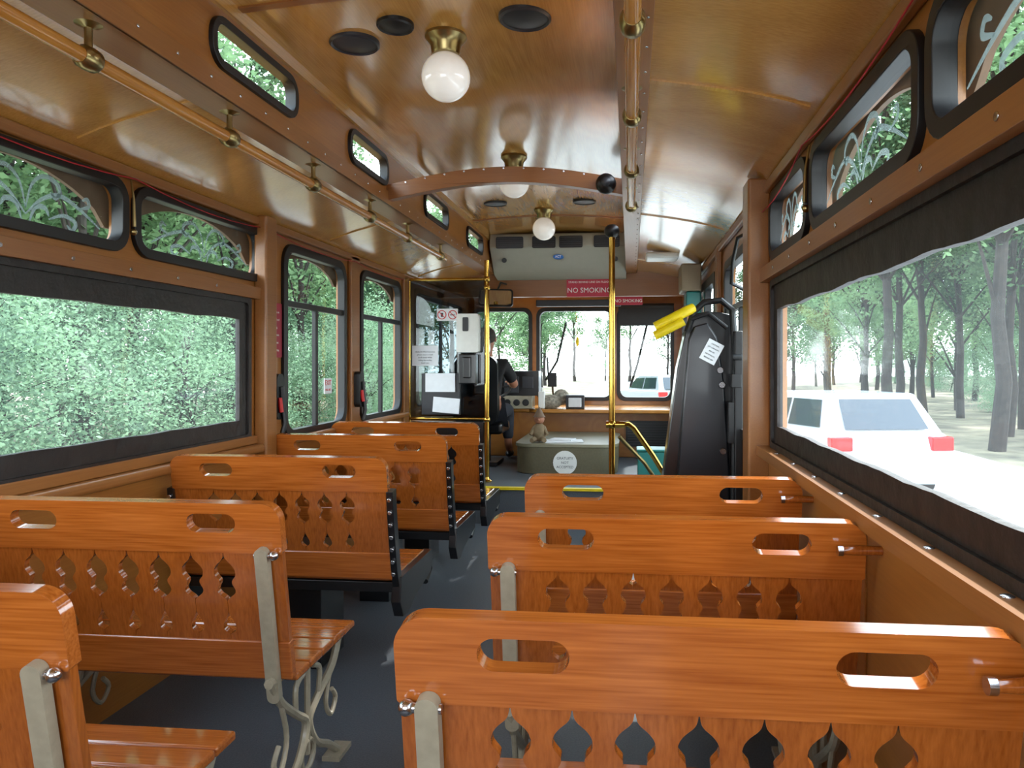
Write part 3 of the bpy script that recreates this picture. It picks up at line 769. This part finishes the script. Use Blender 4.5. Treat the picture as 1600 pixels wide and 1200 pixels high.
b.obj('gauge_panel', [M_IRON, M_BLACK], bevel=.01, label='grey gauge panel with round dials', category='gauge panel')
b = B(); b.box(-1.42, -1.00, 8.15, 8.4, .97, 1.24); b.box(-1.38, -1.22, 8.14, 8.15, 1.0, 1.18, 1); b.box(-1.18, -1.06, 8.14, 8.15, 1.05, 1.18, 1)
b.obj('radio_console', [M_BLKMET, M_GREY], bevel=.015, label='black radio console on the dash', category='radio')
b = B(); b.sph((-.88, 8.2, .90), .11, 0, 16, (1.2, .7, .75)); b.sph((-.76, 8.25, .95), .09, 0, 14, (1, .7, 1)); b.obj('cloth_bag', M_CAMO, label='rumpled patterned cloth bag on the dash', category='bag')
b = B(); b.box(-.70, -.50, 8.12, 8.24, .832, .98); b.box(-.67, -.53, 8.1, 8.12, .85, .95, 1); b.obj('card_box', [M_GREY, M_PAPER], bevel=.006, label='small dark box with white label on the dash', category='box')
b = B(); b.box(-1.0, -.93, 8.1, 8.2, .832, 1.02); b.cyl((-.965, 8.15, 1.02), (-.965, 8.15, 1.06), .015); b.obj('spray_bottle', M_WHITE, bevel=.01, label='small white bottle standing on the dash', category='bottle')
b = B(); b.tube([(-.86, 8.55, .83), (-.88, 8.5, 1.0), (-.88, 8.45, 1.08)], .012); b.box(-.93, -.83, 8.42, 8.44, 1.06, 1.22); b.obj('phone_holder', M_BLACK, bevel=.004, label='black phone holder standing on the dash', category='phone holder')
b = B(); b.tube([(-1.02, YF + .09, 1.12), (-.88, YF + .09, 1.35), (-.77, YF + .09, 1.82)], .014); b.tube([(-.98, YF + .09, 1.05), (-1.0, YF + .09, 1.4)], .011); b.obj('wiper', M_BLACK, label='black windshield wiper arm', category='wiper', group='windshield wipers')
b = B(); b.tube([(.0, YF + .09, 1.05), (.08, YF + .09, 1.3), (.2, YF + .09, 1.8)], .014); b.obj('wiper', M_BLACK, label='black windshield wiper arm', category='wiper', group='windshield wipers')
b = B(); b.sph((-.62, 8.8, 1.58), .022, 0, 12, (1, 1, 2.6)); b.cyl((-.62, 8.8, 1.6), (-.64, 8.8, 1.92), .003); b.obj('air_freshener', M_YEL, label='yellow tag hanging in the windshield', category='air freshener')
E = empty('driver_seat', (-1.5, 7.4, .3), 'black high-back driver seat on a pedestal', 'seat')
b = B(); b.box(-1.74, -1.26, 7.3, 7.8, .62, .74); b.obj('cushion', M_BLKMET, parent=E, bevel=.04, seg=4)
b = B(); b.plate(rrect(-1.72, .72, -1.28, 1.40, .12), [], 7.16, 7.27, 'XZ'); b.plate(rrect(-1.63, 1.38, -1.37, 1.60, .07), [], 7.17, 7.26, 'XZ'); b.obj('backrest', M_BLKMET, parent=E, bevel=.03, seg=3)
b = B(); b.cyl((-1.5, 7.5, .305), (-1.5, 7.5, .63), .09); b.box(-1.68, -1.32, 7.35, 7.75, .305, .34); b.obj('pedestal', M_GREY, parent=E)
E = empty('steering_wheel', (-1.5, 8.1, .83), 'large black steering wheel', 'steering wheel')
SM = Matrix.Translation((-1.5, 7.98, 1.08)) @ Matrix.Rotation(math.radians(40), 4, 'X')
b = B(); b.tube([SM @ Vector((.22 * math.cos(i * math.pi / 16), .22 * math.sin(i * math.pi / 16), 0)) for i in range(32)], .014, 0, 10, closed=True); b.obj('rim', M_BLACK, parent=E)
b = B(); b.cyl(SM @ Vector((-.21, 0, -.01)), SM @ Vector((.21, 0, -.01)), .01); b.cyl(SM @ Vector((0, -.21, -.01)), SM @ Vector((0, 0, -.01)), .01); b.rev([(.05, -.03), (.05, 0), (.03, .01)], (0, 0, 0), 'Z', 0, 16, SM); b.cyl(SM @ Vector((0, 0, -.02)), (-1.5, 8.2, .84), .03); b.obj('hub', M_BLACK, parent=E)

# ------------------------------------------------------------------ driver
def skin(verts, edges, sub=2):
    me = bpy.data.meshes.new('sk'); me.from_pydata([v[:3] for v in verts], edges, [])
    o = bpy.data.objects.new('sk', me); COL.objects.link(o)
    m = o.modifiers.new('s', 'SKIN'); m.use_smooth_shade = True
    sv = me.skin_vertices[0].data
    for i, v in enumerate(verts):
        rx = v[3]; ry = v[4] if len(v) > 4 else rx
        sv[i].radius = (rx, ry); sv[i].use_root = (i == 0)
    ss = o.modifiers.new('u', 'SUBSURF'); ss.levels = sub
    dg = bpy.context.evaluated_depsgraph_get(); dg.update()
    r = bpy.data.meshes.new_from_object(o.evaluated_get(dg))
    bpy.data.objects.remove(o); return r
DX, DY, DZ = -1.44, 7.42, .84
DM = Matrix.Translation((DX, DY, DZ))
E = empty('person', (DX, DY, .74), 'seated driver in black shirt holding the steering wheel', 'person')
bodyv = [(0, 0, 0, .14), (0, -.01, .2, .13), (0, 0, .4, .15, .12), (0, .01, .53, .07), (0, .02, .60, .055), (0, .04, .69, .085, .095), (0, .04, .775, .08, .09),
         (.18, 0, .47, .06), (.27, .1, .27, .045), (.20, .36, .26, .032), (.16, .46, .28, .026),
         (-.18, 0, .47, .06), (-.27, .1, .27, .045), (-.20, .36, .26, .032), (-.16, .46, .28, .026),
         (.1, .06, -.01, .09), (.14, .45, .0, .065), (.14, .50, -.38, .042), (.14, .62, -.46, .038),
         (-.1, .06, -.01, .09), (-.14, .45, .0, .065), (-.14, .50, -.38, .042), (-.14, .62, -.46, .038)]
ed = [(0, 1), (1, 2), (2, 3), (3, 4), (4, 5), (5, 6), (2, 7), (7, 8), (8, 9), (9, 10), (2, 11), (11, 12), (12, 13), (13, 14), (0, 15), (15, 16), (16, 17), (17, 18), (0, 19), (19, 20), (20, 21), (21, 22)]
b = B(); b.mesh(skin(bodyv, ed), DM)
for sg in (1, -1):
    hx, hy, hz = sg * .16, .48, .285
    hand = [(hx, hy - .03, hz, .024), (hx - sg * .005, hy + .03, hz + .01, .032, .018)]
    he = [(0, 1)]
    b.mesh(skin(hand, he, 2), DM)
    for i, l in enumerate((.9, 1, .95, .75)):
        ox = hx - sg * .005 + (i - 1.5) * .017
        b.mesh(skin([(ox, hy + .04, hz + .012, .009), (ox, hy + .04 + .04 * l, hz + .02, .0085), (ox, hy + .055 + .035 * l, hz - .012, .008), (ox, hy + .04 + .02 * l, hz - .028, .007)], [(0, 1), (1, 2), (2, 3)], 1), DM)
    b.mesh(skin([(hx - sg * .025, hy + .0, hz, .011), (hx - sg * .05, hy + .03, hz + .005, .010), (hx - sg * .05, hy + .06, hz - .005, .008)], [(0, 1), (1, 2)], 1), DM)
    b.sph((sg * .088, .03, .725), .026, 0, 10, (.4, .8, 1.1), DM)
    b.sph((sg * .035, .125, .745), .013, 1, 10, mx=DM)
b.sph((0, .14, .72), .017, 0, 10, (.8, 1.2, 1.4), DM); b.sph((0, .125, .675), .022, 2, 10, (1.2, .5, .3), DM)
b.obj('body', [M_SKIN, M_DARKLET, M_RED], parent=E, ang=80)
shirt = [(0, 0, -.04, .155), (0, -.01, .2, .155), (0, 0, .4, .175, .14), (0, .005, .52, .085), (.185, 0, .47, .075), (.265, .08, .29, .062), (-.185, 0, .47, .075), (-.265, .08, .29, .062)]
b = B(); b.mesh(skin(shirt, [(0, 1), (1, 2), (2, 3), (2, 4), (4, 5), (2, 6), (6, 7)]), DM); b.obj('shirt', M_SHIRT, parent=E, ang=80)
tr = [(0, 0, -.03, .15), (.1, .08, -.01, .1), (.14, .45, .0, .08), (.14, .50, -.34, .06), (-.1, .08, -.01, .1), (-.14, .45, .0, .08), (-.14, .50, -.34, .06)]
b = B(); b.mesh(skin(tr, [(0, 1), (1, 2), (2, 3), (0, 4), (4, 5), (5, 6)]), DM); b.obj('trousers', M_JEAN, parent=E, ang=80)
for sg in (1, -1):
    b = B(); b.sph((sg * .14, .6, -.485), .05, 0, 12, (.9, 2.2, .8), DM); b.obj('shoe', M_BLACK, parent=E)
b = B(); b.sph((0, .015, .76), .1, 0, 18, (.93, 1.0, .95), DM); b.obj('hair', M_HAIR, parent=E)

# ------------------------------------------------------------------ wheelchair lift
E = empty('wheelchair_lift', (.4, 4.2, 0), 'folded black wheelchair lift with yellow padded handles', 'wheelchair lift')
o1 = [(.12, .0), (.585, .0), (.585, .9), (.578, 1.2), (.565, 1.58), (.545, 1.60), (.50, 1.61), (.42, 1.615), (.36, 1.605), (.325, 1.56), (.305, 1.5), (.26, 1.3), (.185, .71)]
b = B(); b.plate(o1, [], 4.22, 4.42, 'XZ'); b.obj('platform', M_BLKMET, parent=E, bevel=.02, seg=3)
o2 = [(.22, .0), (.54, .0), (.54, .71), (.51, 1.2), (.475, 1.46), (.42, 1.55), (.345, 1.53), (.315, 1.46), (.27, .9)]
b = B(); b.plate(o2, [], 4.14, 4.22, 'XZ'); b.obj('side_panel', M_CHAR, parent=E, bevel=.012, seg=3)
b = B(); b.tube([(.31, 4.15, 1.50), (.345, 4.14, 1.61), (.40, 4.14, 1.66), (.49, 4.14, 1.67), (.55, 4.14, 1.62), (.565, 4.14, 1.4), (.57, 4.14, .8)], .018, 0, 10)
b.tube([(.33, 4.13, 1.57), (.42, 4.13, 1.60), (.52, 4.13, 1.52)], .012, 0, 8); b.obj('handrail', M_BLACK, parent=E)
b = B(); b.box(.52, .58, 4.06, 4.16, .9, 1.12); b.box(.535, .585, 4.04, 4.14, 1.2, 1.27); b.cyl((.55, 4.09, .6), (.565, 4.09, 1.5), .017, 0, 12); b.cyl((.54, 4.06, 1.36), (.59, 4.06, 1.36), .02, 0, 12)
b.obj('linkage', M_BLACK, parent=E, bevel=.003, label='black hydraulic linkage')
HM = Matrix.Translation((.22, 4.12, 1.555)) @ Matrix.Rotation(math.radians(-27), 4, 'Y')
b = B(); b.tube([HM @ Vector((-.09, 0, .012)), HM @ Vector((.10, 0, .012)), HM @ Vector((.14, .02, .01))], .028, 0, 14); b.obj('handle', M_YEL, parent=E, label='yellow padded handle')
b = B(); b.tube([HM @ Vector((-.115, -.02, -.03)), HM @ Vector((.06, -.02, -.03))], .024, 0, 14); b.obj('handle', M_YEL, parent=E, label='yellow padded handle')
b = B(); LM = Matrix.Translation((.44, 4.136, 1.39)) @ Matrix.Rotation(math.radians(28), 4, 'Y')
b.box(-.045, .045, -.001, .002, -.06, .06, 0, LM)
for i in range(5): text_mesh(b, ['CAUTION', 'LIFT CAPACITY', '800 LBS', 'SEE MANUAL', 'BEFORE USE'][i], .010, LM @ face_my(0, -.002, .04 - i * .02), 1)
b.obj('sticker', [M_PAPER, M_DARKLET], parent=E, label='white printed sticker')
for x, z in ((.485, 1.29), (.495, 1.21), (.50, .85)):
    b = B(); b.rev([(.016, 4.13), (.02, 4.14)], (x, 0, z), 'Y', 0, 16); b.obj('bolt', M_CHROME, parent=E)
b = B(); b.box(.55, .598, 4.05, 4.55, .0, 1.5); b.obj('mount', M_BLACK, parent=E, bevel=.01)

b = B(); b.box(.40, .56, 6.0, 6.35, 1.90, 2.12, 0); b.box(.44, .56, 6.02, 6.3, 1.72, 1.90, 1); b.obj('door_mechanism_box', [M_TAN, M_TEAL], bevel=.015, label='tan and teal box for the door mechanism under the ceiling', category='box')
b = B(); b.box(.12, .38, 5.9, 6.15, 2.15, 2.20); b.obj('hatch_lamp', M_WHITE, bevel=.02, label='small white lamp housing on the side ceiling', category='lamp')
b = B(); b.tube([(XR - .005, 3.75, 1.98), (XR - .07, 3.78, 1.95), (XR - .08, 3.9, 1.85), (XR - .07, 4.02, 1.75), (XR - .005, 4.05, 1.72)], .01, 0, 10); b.obj('wall_grab_bar', M_BLACK, label='curved black grab bar on the wall', category='grab bar')
for y, x in ((3.93, XL), (5.1, XL + .03)):
    b = B(); b.plate(rrect(y - .04, 1.02, y + .04, 1.27, .03), [], x, x + .045, 'YZ'); b.tube([(x + .05, y, 1.2), (x + .06, y + .02, 1.0), (x + .05, y, .93)], .014, 0, 8); b.tube([(x + .05, y - .02, 1.14), (x + .06, y - .02, 1.06)], .012, 1, 8)
    b.obj('seat_belt_reel', [M_BLACK, M_REDLET], bevel=.004, label='black belt reel with red latch on the wall post', category='belt reel', group='belt reels')

# ------------------------------------------------------------------ outside
ZG = -.75
b = B(); b.box(-90, 90, -40, 120, ZG - .1, ZG); b.obj('ground', mat('forest_floor', '#706A56', .9, noise=.7, nscale=.8), kind='structure')
M_ROAD = mat('sunlit_asphalt', '#A2A2A0', .8, noise=.6, nscale=.5)
b = B(); b.box(-3.4, 7.6, -20, 90, ZG, ZG + .02); b.obj('road', M_ROAD, kind='structure')

def tree_parts(seed, h, cr, nleaf, ls, trunk_r, z_lo):
    R = random.Random(seed)
    t = B(); pts = []; x = y = 0
    for i in range(9):
        pts.append((x, y, h * .93 * i / 8)); x += R.uniform(-.1, .1); y += R.uniform(-.1, .1)
    t.tube(pts, [trunk_r * (1 - .85 * i / 8) for i in range(9)], 0, 10)
    cl = []
    for i in range(24):
        f = R.uniform(z_lo, 1); z = h * f; a = R.uniform(0, 6.28)
        rr = cr * (1 - .55 * abs(f - .55) / .5) * R.uniform(.3, 1)
        c = Vector((rr * math.cos(a), rr * math.sin(a), z)); cl.append((c, cr * R.uniform(.25, .45)))
        k_ = min(8, max(1, int(f * 8) - 1)); p = Vector(pts[k_])
        t.tube([p, (p + c) / 2 + Vector((0, 0, .1)), c], [trunk_r * .3, trunk_r * .2, trunk_r * .06], 0, 5)
    l = B(); vs = []; fs = []
    for i in range(nleaf):
        c, r = cl[i % len(cl)]
        d = Vector((R.gauss(0, .5), R.gauss(0, .5), R.gauss(0, .4))) * r
        p = c + d; u = Vector((R.uniform(-1, 1), R.uniform(-1, 1), R.uniform(-.6, .6))).normalized(); w = u.orthogonal().normalized()
        w = Matrix.Rotation(R.uniform(0, 6.28), 3, u) @ w
        s = ls * R.uniform(.6, 1.3); n0 = len(vs)
        vs += [p - u * s, p + w * s * .5, p + u * s, p - w * s * .5]; fs.append((n0, n0 + 1, n0 + 2, n0 + 3))
    l.add(vs, fs)
    return t, l
protos = []
spec = [('tree', 1, 10, 2.6, 9000, .095, .15, .25), ('tree', 2, 12, 2.8, 9000, .10, .17, .40), ('tree', 3, 9, 2.4, 9000, .09, .11, .12), ('shrub', 4, 3.2, 1.8, 13000, .034, .04, .06)]
for nm, sd, h, cr, nl, ls, tr_, zl in spec:
    E = empty(nm, (0, 0, ZG), '', '', 'roadside trees' if nm == 'tree' else 'roadside shrubs')
    t, l = tree_parts(sd, h, cr, nl, ls, tr_, zl)
    t.obj('trunk', M_BARK, parent=E, world=False); l.obj('foliage', M_LEAF if nm == 'tree' else M_LEAF2, parent=E, world=False, flat=True)
    E['label'] = 'leafy green forest tree with dark trunk' if nm == 'tree' else 'dense light green roadside shrub'
    E['category'] = nm
    protos.append(E)
R = random.Random(11)
places = []
def put(kind, x, y, s=None):
    places.append((kind, x, y, s))
for i in range(13): put(3, -7.4 + R.uniform(-.8, .8), 4.5 + i * 1.7, R.uniform(.75, 1.05))
for i in range(10): put(3, -10.2 + R.uniform(-1, 1), 7 + i * 3.0)
for i in range(9): put(2, -12 + R.uniform(-1.2, 1.2), 5 + i * 3.6)
for i in range(13): put(R.choice((0, 1, 2)), -16 + R.uniform(-1.5, 1.5), 7 + i * 3.8)
for i in range(11): put(R.choice((0, 2)), -23 + R.uniform(-2, 2), 12 + i * 4.6)
for x, y in ((-8.2, 10.4), (-8.6, 12.2), (-8.0, 14.4), (-8.6, 19)): put(1, x, y, .75)
for i in range(7): put(R.choice((0, 2)), -6.8 + R.uniform(-1, 1), 32 + i * 6)
for i in range(8): put(R.choice((0, 1, 2)), -6 + i * 3.2 + R.uniform(-.8, .8), 84 + R.uniform(-3, 3))
for i in range(10): put(R.choice((0, 1)), 13 + R.uniform(-1.5, 1.5), 20 + i * 4.8)
for i in range(12): put(R.choice((0, 1, 2)), 18 + R.uniform(-2, 2), 26 + i * 4.2)
for i in range(12): put(R.choice((0, 2)), 26 + R.uniform(-2, 2), 34 + i * 4.4)
for i in range(14): put(3, 18 + i * .9 + R.uniform(-3, 3), 33 + i * 4)
for x, y in ((10.6, 22.3), (9.4, 27.5), (11.2, 30), (8.6, 18.6), (8.1, 24.5), (13.5, 26)): put(1, x, y)
used = set()
for kd, x, y, s_ in places:
    p = protos[kd]; sc = s_ or R.uniform(.85, 1.15); rot = R.uniform(0, 6.28)
    if kd not in used:
        p.location = (x, y, ZG); p.rotation_euler = (0, 0, rot); p.scale = (sc,) * 3; used.add(kd)
    else: copy_thing(p, (x, y, ZG), rot, None, sc)

def car(loc, rot, paint, label):
    E = empty('car', loc, label, 'car', None, rot)
    pr = [(-2.3, .3), (2.25, .3), (2.3, .55), (2.2, .85), (1.2, 1.0), (-2.2, 1.05), (-2.32, .8)]
    b = B(); b.plate(pr, [], -.92, .92, 'YZ'); b.obj('body', paint, parent=E, world=False, bevel=.1, seg=4)
    def loft(p0, w0, w1, off=0):
        vs = []; n = len(p0)
        for s in (-1, 1):
            for y, z in p0:
                t = (z - 1.0) / .6; w = w0 + (w1 - w0) * t
                vs.append((s * (w + off), y, z))
        fs = [tuple(range(n)), tuple(range(n, 2 * n))] + [(i, (i + 1) % n, n + (i + 1) % n, n + i) for i in range(n)]
        bb = B(); bb.add(vs, fs); return bb
    cab = [(1.25, .98), (.5, 1.5), (.2, 1.58), (-1.7, 1.6), (-2.2, 1.02)]
    loft(cab, .86, .68).obj('cabin', paint, parent=E, world=False, bevel=.05, seg=3)
    win = loft([(1.05, 1.06), (.5, 1.44), (-.4, 1.48), (-.45, 1.06)], .86, .68, .012)
    win.add(*(lambda q: (q.v, q.f))(loft([(-.55, 1.06), (-.5, 1.48), (-1.6, 1.5), (-1.8, 1.1)], .86, .68, .012)))
    win.add([(-.62, -2.19, 1.1), (.62, -2.19, 1.1), (.55, -1.80, 1.52), (-.55, -1.80, 1.52)], [(0, 1, 2, 3)])
    win.obj('windows', M_CARG, parent=E, world=False, flat=True)
    for x in (-.86, .86):
        for y in (-1.45, 1.45):
            w = B(); w.rev([(.2, x - .1), (.33, x - .11), (.35, x), (.33, x + .11), (.2, x + .1)], (0, y, .35), 'X', 0, 24); w.rev([(.2, x - .112), (.2, x + .112)], (0, y, .35), 'X', 1, 16)
            w.obj('wheel', [M_TYRE, M_CHROME], parent=E, world=False)
        t = B(); t.box(x * .86 - .16, x * .86 + .16, -2.36, -2.2, .80, 1.0); t.obj('tail_light', M_TAIL, parent=E, world=False, bevel=.02)
    p = B(); p.box(-.26, .26, -2.345, -2.3, .62, .76); p.obj('licence_plate', M_PAPER, parent=E, world=False)
    return E
car((3.35, 13.4, ZG + .02), math.radians(9), M_CARW, 'white sport utility car parked in the sun')
car((1.1, 30, ZG + .02), math.radians(20), M_CARS, 'silver car parked along the road ahead')
car((3.0, 40, ZG + .02), math.radians(10), M_CARW, 'white car parked farther along the road')

# ------------------------------------------------------------------ light
w = bpy.data.worlds.new('sky'); scene.world = w; w.use_nodes = True
nt = w.node_tree; bg = nt.nodes['Background']
tc = nt.nodes.new('ShaderNodeTexCoord'); sp = nt.nodes.new('ShaderNodeSeparateXYZ'); rp = nt.nodes.new('ShaderNodeValToRGB')
rp.color_ramp.elements[0].position = 0; rp.color_ramp.elements[0].color = (.92, .97, 1, 1)
rp.color_ramp.elements[1].position = .8; rp.color_ramp.elements[1].color = (.70, .84, 1, 1)
nt.links.new(tc.outputs['Generated'], sp.inputs[0]); nt.links.new(sp.outputs['Z'], rp.inputs[0]); nt.links.new(rp.outputs[0], bg.inputs[0])
bg.inputs[1].default_value = 10.5
sd = bpy.data.lights.new('sun', 'SUN'); sd.energy = 12; sd.angle = .02; sd.color = (1, .97, .92)
so = bpy.data.objects.new('sun', sd); COL.objects.link(so); so.rotation_euler = (math.radians(-32), math.radians(24), 0)
al = bpy.data.lights.new('rear_fill_light', 'AREA'); al.shape = 'RECTANGLE'; al.size = 2.0; al.size_y = .9; al.energy = 21; al.color = (.90, .95, 1)  # added fill lamp, out of view behind the camera, brightens the bench backs
ao = bpy.data.objects.new('rear_fill_light', al); COL.objects.link(ao); ao.location = (-.65, -1.15, 1.6); ao.rotation_euler = (math.radians(96), 0, 0)

# ------------------------------------------------------------------ camera
cd = bpy.data.cameras.new('camera'); cam = bpy.data.objects.new('camera', cd); COL.objects.link(cam)
cd.sensor_width = 36; cd.lens = 1170 / 1600 * 36; cd.clip_start = .02; cd.clip_end = 400
cam.location = (0, 0, 1.33); cam.rotation_euler = (math.radians(90), 0, math.radians(5.71))
cd.shift_x = -68 / 1600; cd.shift_y = -33 / 1600
scene.camera = cam
scene.view_settings.view_transform = 'Standard'
scene.view_settings.exposure = -.4
